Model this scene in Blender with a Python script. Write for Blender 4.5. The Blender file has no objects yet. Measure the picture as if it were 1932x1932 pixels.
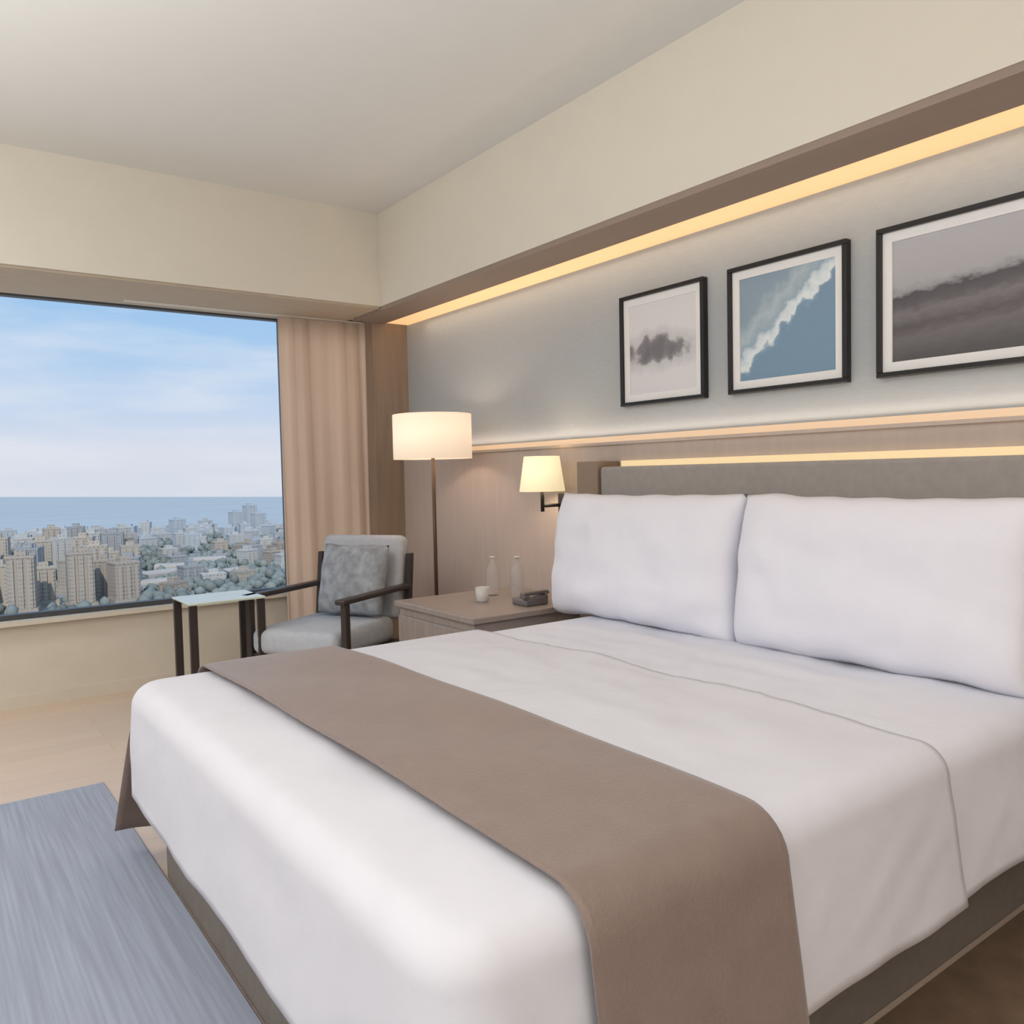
import bpy, bmesh, math, random
from mathutils import Vector, Matrix, noise
random.seed(7)
scene=bpy.context.scene
scene.view_settings.view_transform='Standard'
scene.view_settings.look='None'
COL=bpy.context.collection

def lin(c):
    c=c/255.0
    return c/12.92 if c<=0.04045 else ((c+0.055)/1.055)**2.4
def C(r,g,b): return (lin(r),lin(g),lin(b),1.0)

# ---------------------------------------------------------------- materials
def new_mat(name):
    m=bpy.data.materials.new(name); m.use_nodes=True
    nt=m.node_tree; b=nt.nodes["Principled BSDF"]
    return m,nt,b
def mat(name,col,rough=0.6,noise_amt=0.06,scale=8.0,bump=0.0,bscale=60.0,metal=0.0,spec=0.4,stretch=(1,1,1),emit=None,estr=0.0,sheen=0.0,bdist=.01):
    m,nt,b=new_mat(name)
    tc=nt.nodes.new("ShaderNodeTexCoord"); mp=nt.nodes.new("ShaderNodeMapping"); mp.inputs["Scale"].default_value=stretch
    nt.links.new(tc.outputs["Object"],mp.inputs["Vector"])
    n=nt.nodes.new("ShaderNodeTexNoise"); n.inputs["Scale"].default_value=scale; n.inputs["Detail"].default_value=5
    nt.links.new(mp.outputs[0],n.inputs["Vector"])
    r=nt.nodes.new("ShaderNodeValToRGB")
    r.color_ramp.elements[0].position=0.3; r.color_ramp.elements[1].position=0.7
    lo=tuple(max(0,c*(1-noise_amt)) for c in col[:3])+(1,); hi=tuple(min(1,c*(1+noise_amt)) for c in col[:3])+(1,)
    r.color_ramp.elements[0].color=lo; r.color_ramp.elements[1].color=hi
    nt.links.new(n.outputs["Fac"],r.inputs[0]); nt.links.new(r.outputs[0],b.inputs["Base Color"])
    b.inputs["Roughness"].default_value=rough; b.inputs["Metallic"].default_value=metal
    b.inputs["Specular IOR Level"].default_value=spec
    if sheen: b.inputs["Sheen Weight"].default_value=sheen
    if bump>0:
        n2=nt.nodes.new("ShaderNodeTexNoise"); n2.inputs["Scale"].default_value=bscale; n2.inputs["Detail"].default_value=4
        nt.links.new(mp.outputs[0],n2.inputs["Vector"])
        bp=nt.nodes.new("ShaderNodeBump"); bp.inputs["Strength"].default_value=bump; bp.inputs["Distance"].default_value=bdist
        nt.links.new(n2.outputs["Fac"],bp.inputs["Height"]); nt.links.new(bp.outputs[0],b.inputs["Normal"])
    if emit:
        b.inputs["Emission Color"].default_value=emit; b.inputs["Emission Strength"].default_value=estr
    return m
def ramp_mat(name,stops,build,rough=0.6):
    m,nt,b=new_mat(name)
    fac=build(nt)
    r=nt.nodes.new("ShaderNodeValToRGB")
    while len(r.color_ramp.elements)<len(stops): r.color_ramp.elements.new(0.5)
    for e,(p,c) in zip(r.color_ramp.elements,stops): e.position=p; e.color=c
    nt.links.new(fac,r.inputs[0]); nt.links.new(r.outputs[0],b.inputs["Base Color"])
    b.inputs["Roughness"].default_value=rough
    return m

M={}
M['ceiling']=mat("ceiling_paint",C(216,216,212),0.9,0.01)
M['bulk']=mat("bulkhead_paint",C(214,208,195),0.9,0.01)
M['sillwall']=mat("sill_wall_paint",C(212,205,191),0.85,0.02)
M['grey']=mat("grey_wallcovering",C(172,177,181),0.75,0.03,20,0.08,180,stretch=(1,1,6))
M['wood_panel']=mat("walnut_panel",C(148,129,113),0.45,0.10,5,0.05,30,stretch=(6,6,0.5))
M['soffit']=mat("soffit_wood",C(146,130,118),0.6,0.06,5,stretch=(1,.2,1))
M['lower']=mat("taupe_wall_panel",C(190,175,166),0.55,0.04,6,stretch=(5,5,.6))
M['dark']=mat("dark_bronze",C(38,34,34),0.4,0.1,20)
M['darkwood']=mat("dark_walnut_frame",C(60,52,50),0.4,0.15,8,stretch=(1,1,.3))
M['white']=mat("white_cotton",C(222,223,232),0.85,0.015,12,0.3,6,sheen=.1,bdist=.02)
M['duvet']=mat("duvet_cotton",C(215,215,223),0.85,0.015,10,0.3,5,sheen=.1,bdist=.02)
M['headb']=mat("headboard_fabric",C(160,154,150),0.85,0.05,30,0.2,250)
M['base']=mat("bed_base_fabric",C(124,116,110),0.85,0.06,30,0.2,200)
M['runner']=mat("taupe_runner",C(132,114,106),0.5,0.06,14,0.2,160,stretch=(1,1,1),sheen=.3)
M['seat']=mat("seat_fabric",C(184,190,198),0.9,0.05,30,0.15,200)
M['back']=mat("chair_back_fabric",C(180,182,188),0.9,0.05,30,0.15,200)
M['led']=mat("warm_led",C(240,205,160),0.5,0.0,emit=C(252,200,142),estr=0.72)
M['led2']=mat("warm_led_soft",C(200,180,158),0.5,0.0,emit=C(244,202,160),estr=0.5)
M['led3']=mat("headboard_led",C(200,180,150),0.5,0.0,emit=C(244,216,162),estr=0.64)
M['shade']=mat("linen_shade",C(250,236,214),0.8,0.02,emit=C(255,228,200),estr=0.5)
M['shade2']=mat("wall_lamp_shade",C(255,240,205),0.8,0.02,emit=C(255,236,190),estr=0.6)
M['ceramic']=mat("white_ceramic",C(205,202,198),0.25,0.01)
M['black']=mat("black_frame",C(28,27,30),0.35,0.05)
M['matboard']=mat("white_mat_board",C(236,236,236),0.8,0.01)
M['nstop']=mat("nightstand_wood",C(156,144,137),0.35,0.10,5,0,stretch=(.5,6,1))
M['curtain']=mat("curtain_linen",C(222,203,188),0.85,0.03,5,0.1,120,stretch=(4,4,.3))

def woodfloor():
    m,nt,b=new_mat("oak_floor")
    tc=nt.nodes.new("ShaderNodeTexCoord")
    br=nt.nodes.new("ShaderNodeTexBrick"); br.inputs["Scale"].default_value=1.0
    br.inputs["Brick Width"].default_value=1.4; br.inputs["Row Height"].default_value=0.14; br.inputs["Mortar Size"].default_value=0.0015
    br.inputs["Color1"].default_value=C(214,190,166); br.inputs["Color2"].default_value=C(208,184,161); br.inputs["Mortar"].default_value=C(188,164,143)
    nt.links.new(tc.outputs["Object"],br.inputs["Vector"])
    mp=nt.nodes.new("ShaderNodeMapping"); mp.inputs["Scale"].default_value=(1.5,20,1); nt.links.new(tc.outputs["Object"],mp.inputs[0])
    n=nt.nodes.new("ShaderNodeTexNoise"); n.inputs["Scale"].default_value=3; n.inputs["Detail"].default_value=6; nt.links.new(mp.outputs[0],n.inputs["Vector"])
    mx=nt.nodes.new("ShaderNodeMixRGB"); mx.blend_type='MULTIPLY'; mx.inputs[0].default_value=.10
    nt.links.new(br.outputs["Color"],mx.inputs[1]); nt.links.new(n.outputs["Color"],mx.inputs[2])
    hs=nt.nodes.new("ShaderNodeHueSaturation"); hs.inputs["Saturation"].default_value=.9; hs.inputs["Value"].default_value=1.03
    nt.links.new(mx.outputs[0],hs.inputs["Color"]); nt.links.new(hs.outputs[0],b.inputs["Base Color"])
    b.inputs["Roughness"].default_value=0.3
    return m
M['floor']=woodfloor()
def rugmat():
    def bld(nt):
        tc=nt.nodes.new("ShaderNodeTexCoord"); mp=nt.nodes.new("ShaderNodeMapping"); mp.inputs["Scale"].default_value=(45,1.2,1)
        nt.links.new(tc.outputs["Object"],mp.inputs[0])
        n=nt.nodes.new("ShaderNodeTexNoise"); n.inputs["Scale"].default_value=1.6; n.inputs["Detail"].default_value=5; n.inputs["Roughness"].default_value=.5
        nt.links.new(mp.outputs[0],n.inputs["Vector"]); return n.outputs["Fac"]
    return ramp_mat("blue_grey_rug",[(0.25,C(140,146,160)),(0.5,C(151,158,174)),(0.75,C(163,171,188))],bld,0.95)
M['rug']=rugmat()

# ---------------------------------------------------------------- mesh helpers
def add(ob,parent=None):
    COL.objects.link(ob)
    if parent is not None: ob.parent=parent
    return ob
def from_bm(name,bm,m,parent=None,smooth=False,loc=(0,0,0)):
    bmesh.ops.recalc_face_normals(bm,faces=bm.faces)
    me=bpy.data.meshes.new(name); bm.to_mesh(me); bm.free()
    if smooth:
        for p in me.polygons: p.use_smooth=True
    if m is not None: me.materials.append(m)
    ob=bpy.data.objects.new(name,me); ob.location=loc
    return add(ob,parent)
def bm_box(bm,lo,hi,bev=0.0,seg=2):
    r=bmesh.ops.create_cube(bm,size=1.0); vs=r['verts']
    for v in vs: v.co=Vector([(lo[i]+hi[i])/2+v.co[i]*(hi[i]-lo[i]) for i in range(3)])
    if bev>0:
        es=list({e for v in vs for e in v.link_edges})
        bmesh.ops.bevel(bm,geom=es,offset=bev,segments=seg,affect='EDGES',profile=.5)
def box(name,lo,hi,m,parent=None,bev=0.0,seg=2,smooth=False):
    o=Vector(((lo[0]+hi[0])/2,(lo[1]+hi[1])/2,lo[2]))
    bm=bmesh.new(); bm_box(bm,Vector(lo)-o,Vector(hi)-o,bev,seg)
    return from_bm(name,bm,m,parent,smooth,o)
def bm_cyl(bm,p0,p1,r0,r1=None,seg=20,caps=True):
    r1=r0 if r1 is None else r1
    p0=Vector(p0);p1=Vector(p1);d=(p1-p0);L=d.length;q=d.to_track_quat('Z','Y').to_matrix().to_4x4()
    bmesh.ops.create_cone(bm,cap_ends=caps,segments=seg,radius1=r0,radius2=r1,depth=L,matrix=Matrix.Translation((p0+p1)/2)@q)
def cyl(name,p0,p1,r0,m,parent=None,r1=None,seg=24,caps=True,smooth=True):
    bm=bmesh.new(); bm_cyl(bm,p0,p1,r0,r1,seg,caps)
    ob=from_bm(name,bm,m,parent,False)
    if smooth:
        for p in ob.data.polygons: p.use_smooth=len(p.vertices)==4
    return ob
def lathe(name,prof,m,parent=None,loc=(0,0,0),seg=32):
    bm=bmesh.new(); rings=[]
    for r,z in prof:
        rings.append([bm.verts.new((r*math.cos(2*math.pi*i/seg),r*math.sin(2*math.pi*i/seg),z)) for i in range(seg)])
    for a,b in zip(rings,rings[1:]):
        for i in range(seg): bm.faces.new((a[i],a[(i+1)%seg],b[(i+1)%seg],b[i]))
    bmesh.ops.remove_doubles(bm,verts=bm.verts,dist=1e-5)
    return from_bm(name,bm,m,parent,True,loc)
def empty(name,loc,label,cat,group=None,rot=0.0):
    e=bpy.data.objects.new(name,None); e.location=loc; e.rotation_euler=(0,0,rot); e.empty_display_size=.1
    add(e); tag(e,label,cat,group); return e
def tag(o,label,cat,group=None):
    o["label"]=label; o["category"]=cat
    if group: o["group"]=group
    return o
def struct(o): o["kind"]="structure"; return o

# ---------------------------------------------------------------- room constants
XB,YB,ZS,ZC=2.435,4.666,2.315,2.885
YW,ZSILL,XWR=5.312,0.492,2.05
XW=2.843; YP=5.07; ZL=1.40
XL,YK=-2.9,-2.6
T=0.12
fl=box("floor",(XL-T,YK-T,-0.1),(XW+T+.1,YW+T,0),M['floor']); struct(fl)
ce=box("ceiling",(XL-T,YK-T,ZC),(XW+T+.1,YW+T,ZC+.1),M['ceiling']); struct(ce)
struct(box("wall_left",(XL-T,YK-T,0),(XL,YW+T,ZC),M['bulk']))
struct(box("wall_back",(XL,YK-T,0),(XW,YK,ZC),M['bulk']))
struct(box("wall_headboard",(XW,YK-T,0),(XW+T,YW+T,ZC),M['grey']))
bm=bmesh.new()
WX0=-1.7
bm_box(bm,(XL,YW,0),(XW,YW+T,ZSILL))
bm_box(bm,(XL,YW,ZSILL),(WX0,YW+T,ZC))
bm_box(bm,(XWR,YW,ZSILL),(XW,YW+T,ZC))
bm_box(bm,(WX0,YW,2.315),(XWR,YW+T,ZC))
struct(from_bm("wall_window",bm,M['sillwall']))
bm=bmesh.new()
bm_box(bm,(XL,YB,ZS),(XW,YW,ZC),0)
bm_box(bm,(XB,YK,ZS),(XW,YB,ZC),0)
struct(from_bm("trim_1",bm,M['bulk']))
struct(box("trim_2",(XB+.004,YK,ZS-.026),(XB+.23,YP,ZS),M['soffit']))
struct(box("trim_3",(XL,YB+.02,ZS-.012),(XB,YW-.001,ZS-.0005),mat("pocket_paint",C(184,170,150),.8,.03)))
struct(box("trim_4",(2.575,YP,0),(XW,YW,ZS),M['wood_panel']))
bm=bmesh.new(); bm_box(bm,(2.79,YK,0),(XW,YP,ZL-.02))
struct(from_bm("trim_5",bm,M['lower']))
struct(box("trim_6",(2.775,YK,ZL-.02),(XW,YP,ZL-.006),M['lower']))
struct(box("baseboard_window",(XL,YW-.012,0),(2.57,YW,.07),M['sillwall']))
struct(box("trim_7",(XL,YW-.05,ZSILL-.025),(XWR+.0,YW,ZSILL),mat("sill_cap",C(210,203,187),.5,.02)))
s=box("light_strip",(XB+.235,YK+.1,ZS-.022),(XW-.001,YP-.02,ZS-.0002),M['led']); tag(s,"warm glowing light strip recessed under the wooden bulkhead","light strip")
s=box("light_strip",(2.805,YK+.1,ZL-.006),(XW-.001,YP-.02,ZL+.022),M['led2']); tag(s,"thin warm light strip along the wall panel ledge","light strip")
w=bpy.data.objects.new("window_1",None); w.location=(0.15,YW+.05,ZSILL); add(w); struct(w)
def wl(p): return (p[0]-.15,p[1]-(YW+.05),p[2]-ZSILL)
bm=bmesh.new()
for a,b_ in [((WX0,YW+.02,ZSILL),(XWR,YW+.08,ZSILL+.03)),((WX0,YW+.02,2.295),(XWR,YW+.08,2.315)),((WX0,YW+.02,ZSILL),(WX0+.04,YW+.08,2.315)),((XWR-.02,YW+.02,ZSILL),(XWR,YW+.08,2.315))]:
    bm_box(bm,wl(a),wl(b_),.003,1)
from_bm("window_frame",bm,mat("window_frame_metal",C(72,74,78),.4,.03),w)
gm,nt,b=new_mat("window_glass"); nt.nodes.remove(b)
tr=nt.nodes.new("ShaderNodeBsdfTransparent"); tr.inputs[0].default_value=(.975,.985,.99,1)
nt.links.new(tr.outputs[0],nt.nodes["Material Output"].inputs[0])
box("window_pane",wl((WX0+.04,YW+.045,ZSILL+.03)),wl((XWR-.02,YW+.055,2.295)),gm,w)

# ---------------------------------------------------------------- curtain
cur=bmesh.new(); n=150; cols=[]
zs=[0.02,0.3,.8,1.3,1.8,2.1,2.295]
for i in range(n+1):
    t=i/n; x=1.962+t*.648
    col=[]
    for z in zs:
        amp=.0055*(0.75+.25*(1-z/2.3)); ph=t*2*math.pi*6+1.2*math.sin(t*6)
        col.append(cur.verts.new((x+.003*math.sin(ph*2+z), 5.18+amp*math.sin(ph)+.010*math.sin(ph*.37+z), z)))
    cols.append(col)
for a,b_ in zip(cols,cols[1:]):
    for k in range(len(zs)-1): cur.faces.new((a[k],b_[k],b_[k+1],a[k+1]))
c=empty("curtain",(2.25,5.18,0.0),"beige floor-length linen curtain gathered at the window edge","curtain")
for v in cur.verts: v.co-=Vector((2.25,5.18,0))
for v in cur.verts:
    if v.co.x>.30: v.co.x=.30+(v.co.x-.30)*.4
cf=from_bm("drape",cur,M['curtain'],c,True)
sm=cf.modifiers.new("s",'SOLIDIFY'); sm.thickness=.004
box("curtain_track",(-1.2,-.02,2.297),(.32,.03,2.3025),M['bulk'],c)

# ---------------------------------------------------------------- bed
ZB=.62; FL=.03; ZH=.275
bed=empty("bed",(1.57,1.84,0),"large bed with taupe upholstered headboard and grey-taupe fabric base","bed")
bl=lambda p:(p[0]-1.57,p[1]-1.84,p[2])
box("bed_base",bl((.60,.985,.0)),bl((2.64,2.70,.30)),M['base'],bed,.01,3)
bm=bmesh.new(); bm_box(bm,bl((.57,.93,.29)),bl((2.63,2.77,.590)),.06,5)
from_bm("mattress",bm,M['white'],bed,True)
def drape(name,xf,xh,yn,yf,ztop,zhem,m,parent,off=0.0,R=.10,amp=.006,thick=.02,origin=(0,0,0),foot=True,flare=.0,seed=0.0,bulge=.012,rc=.03):
    bm=bmesh.new()
    per=[]
    ix0=xf+R; iy0=yn+R; iy1=yf-R
    N=60
    for i in range(N+1): per.append((Vector((xh+(ix0+rc-xh)*i/N,iy0,0)),Vector((0,-1,0))))
    if foot:
        for i in range(1,12):
            a=math.radians(90*i/12); per.append((Vector((ix0+rc-rc*math.sin(a),iy0+rc-rc*math.cos(a),0)),Vector((-math.sin(a),-math.cos(a),0))))
        for i in range(N+1): per.append((Vector((ix0,iy0+rc+(iy1-rc-iy0-rc)*i/N,0)),Vector((-1,0,0))))
        for i in range(1,12):
            a=math.radians(90*i/12); per.append((Vector((ix0+rc-rc*math.cos(a),iy1-rc+rc*math.sin(a),0)),Vector((-math.cos(a),math.sin(a),0))))
    for i in range(N+1): per.append((Vector((ix0+rc+(xh-ix0-rc)*i/N,iy1,0)),Vector((0,1,0))))
    yc=(iy0+iy1)/2
    prof=[]
    for k in range(9):
        a=math.radians(90*k/8); prof.append((R*math.sin(a)+off,ztop-R+(R)*math.cos(a)+off*math.cos(a)))
    H=ztop-R-zhem
    for k in range(1,15):
        t=k/14; prof.append((R+off,ztop-R-H*t))
    rows=[]; s=0.0; prev=None
    for p,nrm in per:
        if prev is not None: s+=(p+nrm*R-prev).length
        prev=p+nrm*R
        sp=Vector((min(max(p.x,ix0+.9),xh),yc,0))
        if not foot: sp=Vector((p.x,yc,0))
        row=[]
        for k in range(30):
            t=k/29
            q=sp.lerp(p,t)
            zz=ztop+off+bulge*(1-t**3)+(.008*noise.noise(Vector((q.x*3+seed,q.y*3,0)))+.008*noise.noise(Vector((q.x*10+seed,q.y*4.5,2)))+.004*noise.noise(Vector((q.x*8,q.y*22,5))))*(1-t**6)
            row.append(bm.verts.new((q.x,q.y,zz)))
        fl_=flare*(max(0,-nrm.y)*1.35+max(0,-nrm.x)*.5)
        for j,(o,z) in enumerate(prof[1:]):
            tt=max(0,(ztop-R-z)/H)
            w=amp*tt*(math.sin(s*11+seed)+.6*math.sin(s*5.3+1.3+seed))+.006*min(1,tt*3)*noise.noise(Vector((s*3.2+seed,z*5,4)))+.003*min(1,tt*3)*noise.noise(Vector((s*10+z*14,z*6,9)))
            q=p+nrm*(o+w+fl_*tt); row.append(bm.verts.new((q.x,q.y,z)))
        rows.append(row)
    for a,b_ in zip(rows,rows[1:]):
        for k in range(len(a)-1):
            try: bm.faces.new((a[k],b_[k],b_[k+1],a[k+1]))
            except ValueError: pass
    bmesh.ops.remove_doubles(bm,verts=bm.verts,dist=1e-4)
    for v in bm.verts: v.co-=Vector(origin)
    ob=from_bm(name,bm,m,parent,True,origin if parent is None else (0,0,0))
    sm=ob.modifiers.new("s",'SOLIDIFY'); sm.thickness=thick; sm.offset=-1
    return ob
sh=drape("sheet",1.55,2.62,.894,2.80,.606,.280,M['white'],bed,origin=(1.57,1.84,0),R=.070,foot=False,amp=.003,flare=FL,bulge=.010,thick=.006,seed=5)
dv=drape("duvet",.525,1.84,.882,2.825,ZB,ZH,M['duvet'],None,origin=(1.2,1.84,.28),amp=.0012,thick=.010,R=.07,flare=FL)
tag(dv,"white cotton duvet draped over the foot of the bed","duvet")
# runner
bm=bmesh.new(); R=.07; off=.02
path=[]
yn,yf=.882,2.825; iy0=yn+R; iy1=yf-R; yc=(iy0+iy1)/2
for k in range(18,0,-1):
    t=k/18; path.append((iy1+R+off+.05*min(1,t*3)**.8+.05*t,ZB-R-.455*t,t))
for k in range(8,-1,-1):
    a=math.radians(90*k/8); path.append((iy1+(R+off)*math.sin(a),ZB-R+(R+off)*math.cos(a),0))
for k in range(1,30):
    t=k/30; yy=iy1+(iy0-iy1)*t; tt=abs(yy-yc)/(iy1-yc); path.append((yy,ZB+off+.012*(1-tt**3),0))
for k in range(0,9):
    a=math.radians(90*k/8); path.append((iy0-(R+off)*math.sin(a),ZB-R+(R+off)*math.cos(a),0))
for k in range(1,15):
    t=k/14; path.append((iy0-R-off-FL*1.4*t,ZB-R-.285*t,-t))
rows=[]
for (y,z,t) in path:
    row=[]
    for i in range(33):
        f=i/32; x0=.754;x1=1.216
        if t>0: x0-=.185*min(1,t*7)**.6+.07*t; x1+=.02*t
        x=x0+(x1-x0)*f
        dy=0; dz=0
        if t>0: dy=.018*t*math.sin(f*14); dz=-.04*t*math.sin(f*3.1)
        if t<0: dy=.003*t*math.sin(f*9+1)
        row.append(bm.verts.new((x-1.0,y+dy-1.84,z-ZB+dz+(.002*math.sin(y*9+f*5) if t==0 else 0))))
    rows.append(row)
for a,b_ in zip(rows,rows[1:]):
    for i in range(32): bm.faces.new((a[i],b_[i],b_[i+1],a[i+1]))
rn=from_bm("bed_runner",bm,M['runner'],None,True,(1.0,1.84,ZB))
sm=rn.modifiers.new("s",'SOLIDIFY'); sm.thickness=.005; sm.offset=1
tag(rn,"taupe brown woven bed runner laid across the duvet","bed runner")
bm=bmesh.new(); bm_box(bm,bl((2.655,.55,.30)),bl((2.765,2.91,1.272)),.015,3)
from_bm("headboard",bm,M['headb'],bed,False)
box("headboard_end_panel",bl((2.64,2.912,.30)),bl((2.785,3.06,1.30)),mat("end_panel_wood",C(148,128,110),.5,.1,5,stretch=(1,1,.3)),bed,.004,1)
ls=box("headboard_light",bl((2.768,.6,1.260)),bl((2.786,2.88,1.300)),M['led3'],bed)

def pillow_mesh(W,H,Tk,nu=48,nv=32,seed=0,sq=False):
    bm=bmesh.new(); grid={}
    e1,e2=(6.0,4.0) if sq else (3.2,2.6)
    for side in (0,1):
        for i in range(nu+1):
            for j in range(nv+1):
                u=-1+2*i/nu; v=-1+2*j/nv
                edge=i in(0,nu) or j in(0,nv)
                if side==1 and edge: grid[(1,i,j)]=grid[(0,i,j)]; continue
                px=u*W/2*(1-.02*(1-abs(v))*abs(u)**6*1.2)
                pz=v*H/2*(1-.03*(1-abs(u)**2)*abs(v)**6)
                th=Tk/2*((1-abs(u)**e1)**.5)*((1-abs(v)**e2)**.6)
                th*=1+.18*noise.noise(Vector((u*2.2+seed,v*2.2,side*3)))+.09*noise.noise(Vector((u*7+seed,v*3,side*3+8)))
                d=th if side else -th
                pz+=.012*noise.noise(Vector((u*3+seed,0,v)))*v
                grid[(side,i,j)]=bm.verts.new((d,px,pz))
    for side in (0,1):
        for i in range(nu):
            for j in range(nv):
                bm.faces.new([grid[(side,i,j)],grid[(side,i+1,j)],grid[(side,i+1,j+1)],grid[(side,i,j+1)]])
    return bm
pil_m=mat("pillowcase_cotton",C(233,233,243),.85,.01,10,.3,7,sheen=.1,bdist=.02)
for i,(yc_,W_,lab) in enumerate([(2.466,1.058,"plump white pillow standing upright beside the wall lamp"),(1.437,1.008,"plump white pillow standing upright against the headboard")]):
    bm=pillow_mesh(W_,.56,.225,seed=i*3.3,sq=True)
    p=from_bm("pillow",bm,pil_m,None,True,(2.468,yc_,.877))
    p.rotation_euler=(0,math.radians(8),0)
    tag(p,lab,"pillow","bed pillows")

# ---------------------------------------------------------------- pictures
def art_mat(kind):
    m,nt,b=new_mat("print_"+kind)
    tc=nt.nodes.new("ShaderNodeTexCoord"); sep=nt.nodes.new("ShaderNodeSeparateXYZ"); nt.links.new(tc.outputs["Generated"],sep.inputs[0])
    L=nt.links.new
    def math_(op,a,b_=None):
        nd=nt.nodes.new("ShaderNodeMath"); nd.operation=op
        for i,v in enumerate((a,b_)):
            if v is None: continue
            if isinstance(v,(int,float)): nd.inputs[i].default_value=v
            else: L(v,nd.inputs[i])
        return nd.outputs[0]
    def ramp(f,stops):
        r=nt.nodes.new("ShaderNodeValToRGB")
        while len(r.color_ramp.elements)<len(stops): r.color_ramp.elements.new(.5)
        for e,(p,c) in zip(r.color_ramp.elements,stops): e.position=p;e.color=c
        L(f,r.inputs[0]); return r.outputs[0]
    n=nt.nodes.new("ShaderNodeTexNoise"); n.inputs["Detail"].default_value=6; L(tc.outputs["Generated"],n.inputs["Vector"])
    H=math_('SUBTRACT',1.0,sep.outputs["Y"])
    V=sep.outputs["Z"]
    if kind=="coast":
        n.inputs["Scale"].default_value=7
        d=math_('SUBTRACT',V,math_('MULTIPLY',H,.85)); d=math_('ADD',d,math_('MULTIPLY',math_('SUBTRACT',n.outputs["Fac"],.5),.4))
        col=ramp(d,[(0.0,C(120,150,176)),(.05,C(130,160,184)),(.09,C(226,234,238)),(.17,C(206,220,228)),(.24,C(150,172,188)),(.4,C(174,190,200)),(.55,C(138,160,176))])
    elif kind=="mist":
        n.inputs["Scale"].default_value=5
        dx=math_('SUBTRACT',H,.38); dz=math_('MULTIPLY',math_('SUBTRACT',V,.46),2.4)
        d=math_('ADD',math_('MULTIPLY',math_('MULTIPLY',dx,dx),.7),math_('MULTIPLY',dz,dz)); d=math_('ADD',math_('MULTIPLY',d,2.2),math_('MULTIPLY',math_('SUBTRACT',n.outputs["Fac"],.5),1.1))
        col=ramp(d,[(0.0,C(116,114,120)),(.2,C(132,130,136)),(.36,C(200,200,204)),(.9,C(220,220,224))])
    else:
        # field receding to a tree line under a pale sky
        n.inputs["Scale"].default_value=16
        d=math_('ADD',V,math_('MULTIPLY',math_('SUBTRACT',n.outputs["Fac"],.5),.14)); d=math_('SUBTRACT',d,math_('MULTIPLY',H,.14))
        col=ramp(d,[(0.0,C(80,78,80)),(.18,C(108,104,108)),(.26,C(86,82,86)),(.38,C(118,114,118)),(.44,C(92,88,93)),(.52,C(76,73,79)),(.56,C(150,150,155)),(.62,C(168,168,173)),(1.0,C(182,182,188))])
    L(col,b.inputs["Base Color"]); b.inputs["Roughness"].default_value=.45
    return m
Z0,Z1=1.561,2.085
for y0,y1,kind,lab in [(2.40,2.92,"mist","black framed misty grey print with white mat"),(1.725,2.27,"coast","black framed blue aerial coastline print with white mat"),(.72,1.61,"land","wide black framed dark grey landscape photograph")]:
    e=empty("framed_picture",(XW,(y0+y1)/2,Z0),lab,"picture","framed pictures in a row above the bed")
    hw=(y1-y0)/2; H=Z1-Z0; fw=.018; d=.035
    bm=bmesh.new()
    bm_box(bm,(-d,-hw,0),(-.001,hw,fw),.002,1); bm_box(bm,(-d,-hw,H-fw),(-.001,hw,H),.002,1)
    bm_box(bm,(-d,-hw,fw),(-.001,-hw+fw,H-fw),.002,1); bm_box(bm,(-d,hw-fw,fw),(-.001,hw,H-fw),.002,1)
    from_bm("picture_frame",bm,M['black'],e)
    mw=.034
    bm=bmesh.new(); a=hw-fw; 
    bm_box(bm,(-.02,-a,fw),(-.004,a,fw+mw)); bm_box(bm,(-.02,-a,H-fw-mw),(-.004,a,H-fw)); bm_box(bm,(-.02,-a,fw+mw),(-.004,-a+mw,H-fw-mw)); bm_box(bm,(-.02,a-mw,fw+mw),(-.004,a,H-fw-mw))
    from_bm("mat_board",bm,M['matboard'],e)
    bm=bmesh.new(); bm_box(bm,(-.014,-a+mw,fw+mw),(-.004,a-mw,H-fw-mw)); from_bm("print",bm,art_mat(kind),e)

bm=bmesh.new(); bm_box(bm,(-1.45,-2.155,0),(1.45,2.155,.014),.004,1)
r=from_bm("rug",bm,M['rug'],None,False,(-.855,1.555,0)); tag(r,"blue-grey streaked woven rug at the foot of the bed","rug")
bm=bmesh.new(); bm_box(bm,(-.75,-.76,0),(.75,.76,.010),.003,1)  # thin added sheet; its brown paints the floor's shade beside the bed
r=from_bm("rug",bm,mat("brown_floor_shade",C(112,92,74),.9,.15,12,.2,150),None,False,(2.02,.21,0)); tag(r,"dark brown sheet added as floor shade beside the bed","rug")

# ---------------------------------------------------------------- nightstand
def nightstand(y0,y1,x0,lab,group=None):
    yc=(y0+y1)/2; xc=(x0+2.785)/2; e=empty("nightstand",(xc,yc,0),lab,"nightstand",group)
    hx=(2.785-x0)/2; hy=(y1-y0)/2
    box("top",(-hx,-hy,.57),(hx,hy,.60),M['nstop'],e,.004,1)
    bm=bmesh.new(); bm_box(bm,(-hx+.02,-hy+.02,.10),(hx-.005,hy-.02,.569),.003,1); from_bm("body",bm,M['nstop'],e)
    for z0 in (.13,.34):
        dr=box("drawer",(-hx+.002,-hy+.04,z0),(-hx+.0195,hy-.04,z0+.19),M['nstop'],e,.003,1)
        hd=box("handle",(-.022,-.07,.085),(-.0095,.07,.097),M['dark'],dr)
    for sx in (-1,1):
        for sy in (-1,1):
            box("leg",(sx*(hx-.05)-.02,sy*(hy-.05)-.02,0),(sx*(hx-.05)+.02,sy*(hy-.05)+.02,.10),M['darkwood'],e)
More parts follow.
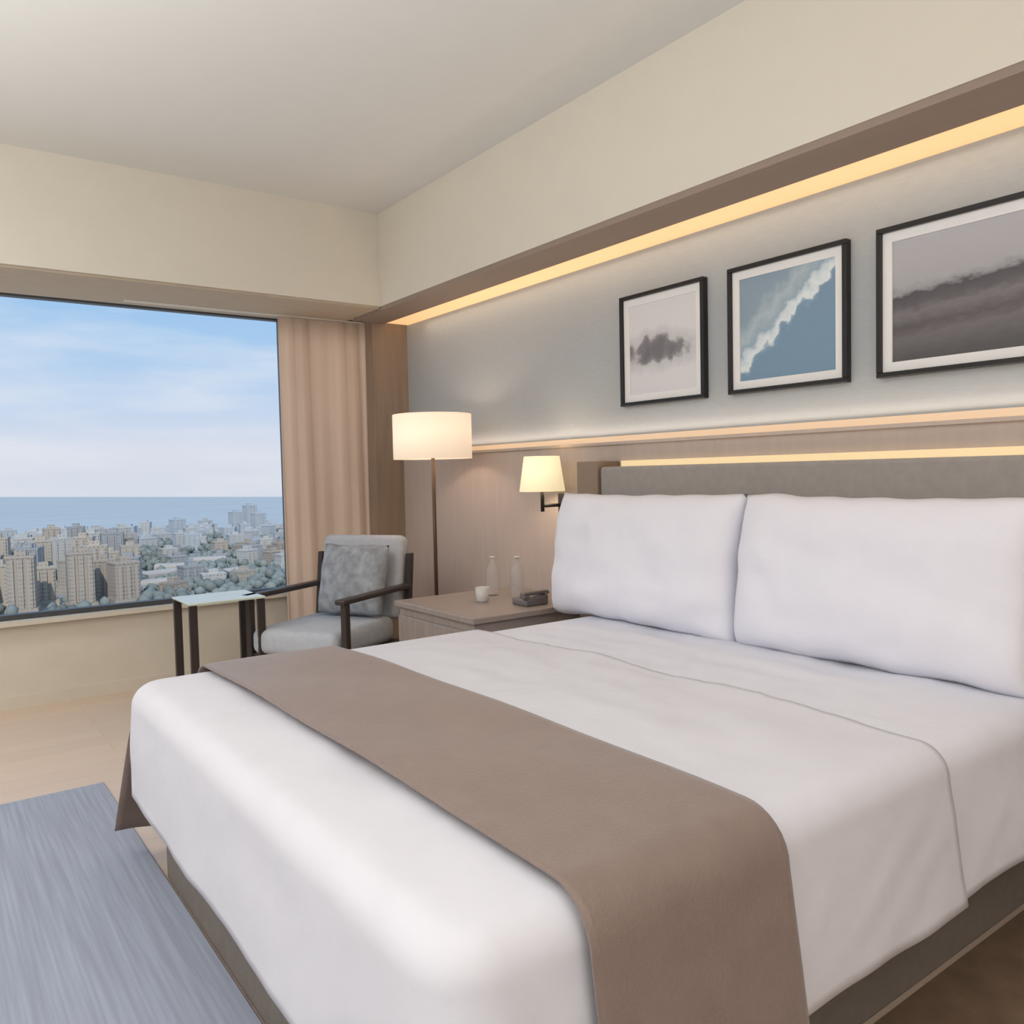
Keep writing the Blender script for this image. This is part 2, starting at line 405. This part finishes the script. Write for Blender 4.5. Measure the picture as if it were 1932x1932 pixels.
nightstand(3.07,3.82,2.02,"brown wooden nightstand carrying bottles beside the pillows")
glass,nt,b=new_mat("clear_glass"); b.inputs["Base Color"].default_value=C(200,194,194); b.inputs["Roughness"].default_value=.12; b.inputs["Alpha"].default_value=.3
for x,y,h in ((2.50,3.60,.21),(2.53,3.42,.22)):
    e=empty("water_bottle",(x,y,.60),"clear glass water bottle on the nightstand","bottle","glass bottles on the nightstand")
    lathe("bottle_body",[(0,0),(.03,0),(.034,.006),(.034,h*.62),(.03,h*.7),(.014,h*.82),(.012,h*.95),(0,h*.95)],glass,e)
    lathe("bottle_cap",[(0,h*.951),(.014,h*.951),(.014,h),(0,h)],M['ceramic'],e)
cup=lathe("cup",[(0,0),(.025,0),(.03,.01),(.038,.075),(.035,.075),(.027,.012),(0,.01)],M['ceramic'],None,(2.33,3.45,.60)); tag(cup,"small white ceramic cup on the nightstand","cup")
e=empty("telephone",(2.46,3.22,.60),"grey desk telephone on the nightstand","telephone")
phm=mat("phone_plastic",C(112,106,106),.4,.03)
bm=bmesh.new(); bm_box(bm,(-.07,-.06,0),(.07,.06,.03),.008,2)
for v in bm.verts:
    if v.co.z>.015 and v.co.x>0: v.co.z+=.02
from_bm("telephone_base",bm,phm,e)
bm=bmesh.new(); bm_box(bm,(-.08,-.055,.052),(.08,-.02,.070),.007,2); bm_box(bm,(-.08,-.058,.038),(-.045,-.017,.056),.006,2); bm_box(bm,(.045,-.058,.052),(.08,-.017,.06),.003,1)
from_bm("handset",bm,phm,e)

# ---------------------------------------------------------------- lamps
e=empty("floor_lamp",(2.46,4.12,0),"bronze floor lamp with cream drum shade behind the armchair","floor lamp")
lathe("base",[(0,0),(.14,0),(.14,.012),(.13,.02),(.02,.024),(0,.024)],M['dark'],e)
cyl("pole",(0,0,.022),(0,0,1.56),.011,mat("lamp_pole_bronze",C(84,64,48),.35,.05,metal=.2),e)
def shade(name,r0,r1,z0,z1,m,parent):
    return lathe(name,[(r0,z0),(r1,z1),(r1-.004,z1),(r0-.004,z0),(r0,z0)],m,parent,seg=48)
shade("lamp_shade",.228,.228,1.345,1.60,M['shade'],e)
bm=bmesh.new()
for a in range(3):
    an=a*2.094; bm_cyl(bm,(0,0,1.55),(.224*math.cos(an),.224*math.sin(an),1.55),.003,seg=8)
from_bm("shade_spider",bm,M['dark'],e)
lathe("bulb",[(0,1.38),(.02,1.39),(.035,1.43),(.03,1.47),(.014,1.5),(0,1.5)],M['shade2'],e,seg=16)
e=empty("wall_lamp",(2.78,3.32,1.08),"small wall lamp with glowing cream shade and dark bracket","wall lamp")
box("bracket",(-.02,-.035,-.05),(.009,.035,.06),M['dark'],e,.004,1)
bm=bmesh.new(); bm_cyl(bm,(-.01,0,0),(-.15,0,0),.009,seg=12); bm_cyl(bm,(-.15,0,-.03),(-.15,0,.13),.010,seg=12)
from_bm("arm",bm,M['dark'],e,True)
o=shade("lamp_shade",.118,.092,0,.18,M['shade2'],e); o.location=(-.15,0,.075)

# ---------------------------------------------------------------- armchair
ROT=math.radians(30); CX,CY=1.86,4.29
ch=empty("armchair",(CX,CY,0),"grey upholstered armchair with dark wooden frame by the curtain","armchair",rot=ROT)
def cushion(name,lo,hi,m,parent,bev=.035):
    bm=bmesh.new(); bm_box(bm,lo,hi,bev,4)
    return from_bm(name,bm,m,parent,True)
W=.31
for sx,sy in ((-.28,-W),(-.28,W),(.28,-W),(.28,W)):
    bm=bmesh.new(); top=.60 if sx<0 else .80
    bm_box(bm,(sx-.02,sy-.018,0),(sx+.02,sy+.018,top),.004,1)
    for v in bm.verts:
        if sx>0: v.co.x+=.10*max(0,(v.co.z-.3))/.54
    from_bm("leg",bm,M['darkwood'],ch)
for sy in (-W,W):
    bm=bmesh.new(); bm_box(bm,(-.33,sy-.03,.60),(.34,sy+.03,.628),.008,2); from_bm("armrest",bm,M['darkwood'],ch)
bm=bmesh.new()
bm_box(bm,(-.29,-W+.005,.25),(.29,-W+.03,.31)); bm_box(bm,(-.29,W-.03,.25),(.29,W-.005,.31)); bm_box(bm,(-.29,-W+.02,.25),(-.265,W-.02,.31)); bm_box(bm,(.265,-W+.02,.25),(.29,W-.02,.31))
from_bm("seat_frame",bm,M['darkwood'],ch)
cushion("seat",(-.33,-W+.035,.31),(.26,W-.035,.45),M['seat'],ch,.045)
bk=cushion("backrest",(-.05,-W+.03,0),(.05,W-.03,.49),M['back'],ch,.04); bk.location=(.30,0,.42); bk.rotation_euler=(0,math.radians(11),0)
bm=pillow_mesh(.44,.41,.15,24,24,seed=9)
cm=mat("scatter_cushion_weave",C(152,156,162),.9,.3,18,.3,90)
off_=Vector((.185,-.04,0)); off_.rotate(Matrix.Rotation(ROT,3,'Z'))
tp=from_bm("cushion",bm,cm,None,True,(CX+off_.x,CY+off_.y,.66)); tp.rotation_euler=(0,math.radians(14),ROT); tag(tp,"square grey woven cushion resting on the armchair","cushion")

# ---------------------------------------------------------------- side table
st=empty("side_table",(1.31,4.46,0),"small side table with pale green glass top by the window","side table")
hx,hy=.175,.15
for sx in (-1,1):
    for sy in (-1,1):
        box("leg",(sx*hx-.020,sy*hy-.012,0),(sx*hx+.020,sy*hy+.012,.615),M['darkwood'],st,.003,1)
gt=mat("green_glass_top",C(206,216,204),.12,.02); box("table_top",(-hx-.022,-hy-.022,.616),(hx+.022,hy+.022,.628),gt,st,.004,2)
box("shelf",(-hx+.01,-hy+.0,.18),(hx-.01,hy-.0,.195),mat("table_shelf_wood",C(190,176,156),.4,.05),st)

# ---------------------------------------------------------------- outside
GZ=-100.0
def poly(name,pts,z,m):
    bm=bmesh.new(); bm.faces.new([bm.verts.new((x,y,z)) for x,y in pts]); return from_bm(name,bm,m)
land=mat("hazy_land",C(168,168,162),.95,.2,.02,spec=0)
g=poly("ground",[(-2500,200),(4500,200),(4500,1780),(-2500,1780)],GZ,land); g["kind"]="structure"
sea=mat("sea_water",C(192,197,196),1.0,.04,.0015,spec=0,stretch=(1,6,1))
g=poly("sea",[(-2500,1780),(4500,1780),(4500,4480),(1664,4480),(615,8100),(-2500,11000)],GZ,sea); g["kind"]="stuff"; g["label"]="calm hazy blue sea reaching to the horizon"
def facade(name,wall,glassc,bw=3.4,rh=3.2,ms=.9):
    m,nt,b=new_mat(name)
    tc=nt.nodes.new("ShaderNodeTexCoord"); sp=nt.nodes.new("ShaderNodeSeparateXYZ"); nt.links.new(tc.outputs["Object"],sp.inputs[0])
    ad=nt.nodes.new("ShaderNodeMath"); ad.operation='ADD'; nt.links.new(sp.outputs[0],ad.inputs[0]); nt.links.new(sp.outputs[1],ad.inputs[1])
    cb=nt.nodes.new("ShaderNodeCombineXYZ"); nt.links.new(ad.outputs[0],cb.inputs[0]); nt.links.new(sp.outputs[2],cb.inputs[1])
    br=nt.nodes.new("ShaderNodeTexBrick"); br.offset=0.0; br.inputs["Scale"].default_value=1; br.inputs["Brick Width"].default_value=bw; br.inputs["Row Height"].default_value=rh; br.inputs["Mortar Size"].default_value=ms
    br.inputs["Color1"].default_value=glassc; br.inputs["Color2"].default_value=tuple(c*1.3 for c in glassc[:3])+(1,); br.inputs["Mortar"].default_value=wall
    nt.links.new(cb.outputs[0],br.inputs["Vector"]); nt.links.new(br.outputs[0],b.inputs["Base Color"]); b.inputs["Roughness"].default_value=.9; b.inputs["Specular IOR Level"].default_value=.1
    return m
near_m=[facade("facade_beige",C(196,184,168),C(158,152,146)),facade("facade_grey",C(172,172,170),C(146,146,148)),facade("facade_brown",C(182,169,154),C(148,142,136)),facade("facade_white",C(200,196,188),C(164,164,166))]
far_m=[facade("facade_hazy_blue",C(188,192,194),C(178,183,188),5,4,1.3),facade("facade_hazy_grey",C(194,193,190),C(183,185,187),5,4,1.3)]  # distance haze is mixed into these paler facade colours
def building(x,y,w,d,h,m,rot,lab,grp):
    bm=bmesh.new()
    bm_box(bm,(-w/2,-d/2,0),(w/2,d/2,h))
    bm_box(bm,(-w/2-2,-d/2-2,0),(w/2+2,d/2+2,5))
    bm_box(bm,(-w*.22,-d*.25,h),(w*.2,d*.25,h+4.5))
    bm_box(bm,(-w/2-.4,-d/2-.4,h-1.2),(w/2+.4,d/2+.4,h+.6))
    for i in range(3):
        cx=-w/2+w*(i+.5)/3; bm_box(bm,(cx-w*.09,-d/2-1.5,5),(cx+w*.09,-d/2,h-2))
    ob=from_bm("apartment_building",bm,m,None,False,(x,y,GZ)); ob.rotation_euler=(0,0,rot); tag(ob,lab,"building",grp)
labs=["beige apartment tower with rows of windows","grey apartment tower with dark windows","brown apartment tower with balconies","pale apartment tower with flat roof"]
placed=[]
def ok(x,y,r):
    for a,b_,c_ in placed:
        if math.hypot(a-x,b_-y)<r+c_: return False
    placed.append((x,y,r)); return True
cnt=0;tries=0
while cnt<54 and tries<6000:
    tries+=1
    y=random.uniform(735,1180); ra=random.uniform(.0,.20); x=ra*y
    if ok(x,y,12.5):
        k=random.choice((0,0,1,1,2,3)); hh=random.uniform(28,46)+(y-760)*.012
        building(x,y,random.uniform(16,22),random.uniform(13,17),hh,near_m[k],random.uniform(-.4,.4),labs[k],"city apartment towers"); cnt+=1
cnt=0;tries=0
while cnt<80 and tries<9000:
    tries+=1
    y=random.uniform(1210,1740); ra=random.uniform(0.03,.42); x=ra*y
    if ok(x,y,15):
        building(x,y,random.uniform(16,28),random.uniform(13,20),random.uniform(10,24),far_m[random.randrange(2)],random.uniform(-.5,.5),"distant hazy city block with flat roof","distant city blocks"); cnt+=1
for ra,y,h in ((.318,1560,40),(.335,1600,50),(.345,1500,38),(.262,1620,44),(.25,1500,34)):
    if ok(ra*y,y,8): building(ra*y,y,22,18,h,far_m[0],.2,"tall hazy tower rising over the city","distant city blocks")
rm=mat("pale_roof",C(190,182,172),.8,.03,.05)
for ra,y,L_,rot in ((.225,900,40,.4),(.245,960,40,-.5),(.262,900,34,.7),(.285,1010,36,-.3),(.215,820,34,.1),(.31,860,30,.5)):
    bm=bmesh.new(); seg=14; a=[];b2=[]
    for i in range(seg+1):
        an=math.pi*i/seg; yy=-8*math.cos(an); zz=6+4*math.sin(an)
        a.append(bm.verts.new((-L_/2,yy,zz))); b2.append(bm.verts.new((L_/2,yy,zz)))
    for i in range(seg): bm.faces.new((a[i],b2[i],b2[i+1],a[i+1]))
    bm.faces.new(a); bm.faces.new(b2[::-1]); bm_box(bm,(-L_/2,-8,0),(L_/2,8,6))
    ob=from_bm("hall_building",bm,rm,None,False,(ra*y,y,GZ)); ob.rotation_euler=(0,0,rot); tag(ob,"low pale hall with curved roof among trees","building","curved roof halls")
    placed.append((ra*y,y,22))
cnt=0;tries=0
while cnt<26 and tries<3000:
    tries+=1
    y=random.uniform(760,1200); ra=random.uniform(.2,.41); x=ra*y
    if ok(x,y,13):
        k=random.randrange(4); building(x,y,random.uniform(14,24),random.uniform(12,17),random.uniform(9,20),near_m[k],random.uniform(-.6,.6),"low city building among the trees","low city buildings"); cnt+=1
bm=bmesh.new()
for _ in range(1700):
    y=random.uniform(700,1500); ra=random.uniform(.0,.46); x=ra*y
    if ra<.2 and random.random()<.6: continue
    if any(math.hypot(a-x,b_-y)<c_*.9+3 for a,b_,c_ in placed): continue
    r_=random.uniform(3.5,6.5)
    bmesh.ops.create_icosphere(bm,subdivisions=1,radius=r_,matrix=Matrix.Translation((x,y,r_*.7+1))@Matrix.Diagonal((1,1,random.uniform(.7,1.1),1)))
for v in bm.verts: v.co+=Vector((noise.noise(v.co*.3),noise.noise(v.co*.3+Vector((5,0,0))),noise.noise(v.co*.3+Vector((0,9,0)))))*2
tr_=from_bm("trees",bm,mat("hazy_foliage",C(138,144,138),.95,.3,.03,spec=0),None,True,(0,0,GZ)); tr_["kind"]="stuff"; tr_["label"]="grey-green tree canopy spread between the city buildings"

# ---------------------------------------------------------------- world
w=bpy.data.worlds.new("sky"); scene.world=w; w.use_nodes=True; nt=w.node_tree; bg=nt.nodes["Background"]
tc=nt.nodes.new("ShaderNodeTexCoord"); sp=nt.nodes.new("ShaderNodeSeparateXYZ"); nt.links.new(tc.outputs["Generated"],sp.inputs[0])
rp=nt.nodes.new("ShaderNodeValToRGB"); st_=[(0.0,C(220,224,234)),(.035,C(222,225,237)),(.08,C(200,217,240)),(.16,C(170,205,240)),(.30,C(142,188,236)),(1.0,C(120,168,225))]
while len(rp.color_ramp.elements)<len(st_): rp.color_ramp.elements.new(.5)
for e_,(p,c_) in zip(rp.color_ramp.elements,st_): e_.position=p; e_.color=c_
nt.links.new(sp.outputs[2],rp.inputs[0])
mp=nt.nodes.new("ShaderNodeMapping"); mp.inputs["Scale"].default_value=(3,3,14); nt.links.new(tc.outputs["Generated"],mp.inputs[0])
nz=nt.nodes.new("ShaderNodeTexNoise"); nz.inputs["Scale"].default_value=1.6; nz.inputs["Detail"].default_value=6; nt.links.new(mp.outputs[0],nz.inputs["Vector"])
cr=nt.nodes.new("ShaderNodeValToRGB"); cr.color_ramp.elements[0].position=.46; cr.color_ramp.elements[0].color=(0,0,0,1); cr.color_ramp.elements[1].position=.78; cr.color_ramp.elements[1].color=(.65,.65,.65,1)
nt.links.new(nz.outputs["Fac"],cr.inputs[0])
mx=nt.nodes.new("ShaderNodeMixRGB"); mx.inputs[2].default_value=C(238,239,245); nt.links.new(cr.outputs[0],mx.inputs[0]); nt.links.new(rp.outputs[0],mx.inputs[1]); nt.links.new(mx.outputs[0],bg.inputs[0])
bg.inputs[1].default_value=1.0

# ---------------------------------------------------------------- lights
def light(name,typ,loc,energy,col,size=None,rot=(0,0,0),sy=None,spot=None):
    l=bpy.data.lights.new(name,typ); l.energy=energy; l.color=col
    if typ=='AREA':
        l.size=size
        if sy: l.shape='RECTANGLE'; l.size_y=sy
    elif typ in('POINT','SPOT') and size is not None: l.shadow_soft_size=size
    if typ=='SUN': l.angle=.02
    o=bpy.data.objects.new(name,l); o.location=loc; o.rotation_euler=rot; COL.objects.link(o); return o
sun=light("sun",'SUN',(0,-50,200),2.2,(1,.93,.84),rot=(math.radians(48),0,math.radians(-25)))
light("ceiling_fill",'AREA',(-1.3,1.2,2.84),24,(1,.98,.98),2.0,sy=3.6)  # added soft fill under the ceiling, out of view, no fixture
light("ceiling_fill",'AREA',(0.6,-1.4,2.84),32,(1,.98,.98),2.0,sy=1.6)  # second added ceiling fill, behind the camera
light("up_fill",'AREA',(-1.2,1.2,1.3),134,(1,.978,.968),1.8,rot=(math.pi,0,0),sy=3.4)  # added up-facing fill, unseen, brightens the ceiling
light("side_fill",'AREA',(-2.8,1.2,1.6),8,(.97,.98,1),3.6,rot=(math.radians(90),0,math.radians(-90)),sy=1.8)  # added fill from the left, unseen, for headboard wall and pillows
light("floor_fill",'AREA',(-1.1,4.4,2.5),28,(.98,.98,1),1.4,rot=(math.radians(18),0,0),sy=.5)  # added fill, unseen, lifts the floor and sill wall by the window
light("lamp_glow",'POINT',(2.46,4.12,1.46),7,(1,.82,.66),.05)
light("wall_lamp_glow",'POINT',(2.63,3.32,1.22),2.2,(1,.84,.66),.04)
light("cove_wash",'AREA',(2.77,1.2,2.28),3.4,(1,.80,.60),.10,sy=7.2)
light("ledge_wash",'AREA',(2.81,1.2,1.43),3.4,(1,.80,.64),.03,sy=7.2,rot=(math.pi,0,0))
light("headboard_wash",'AREA',(2.70,1.75,1.285),1.2,(1,.84,.62),.03,sy=2.2,rot=(math.pi,math.radians(-35),0))

# ---------------------------------------------------------------- camera
F=1549.44
ps,th_,ro=math.radians(36.243),math.radians(-2.682),math.radians(-1.271)
f=Vector((math.sin(ps)*math.cos(th_),math.cos(ps)*math.cos(th_),math.sin(th_)))
r_=Vector((math.cos(ps),-math.sin(ps),0)); u=r_.cross(f)
r2=r_*math.cos(ro)+u*math.sin(ro); u2=-r_*math.sin(ro)+u*math.cos(ro)
cd=bpy.data.cameras.new("camera"); cam=bpy.data.objects.new("camera",cd); COL.objects.link(cam)
mw=Matrix((r2,u2,-f)).transposed().to_4x4(); mw.translation=Vector((0,0,1.25)); cam.matrix_world=mw
cd.sensor_width=36; cd.lens=36*F/1932; cd.clip_start=.05; cd.clip_end=30000
scene.camera=cam
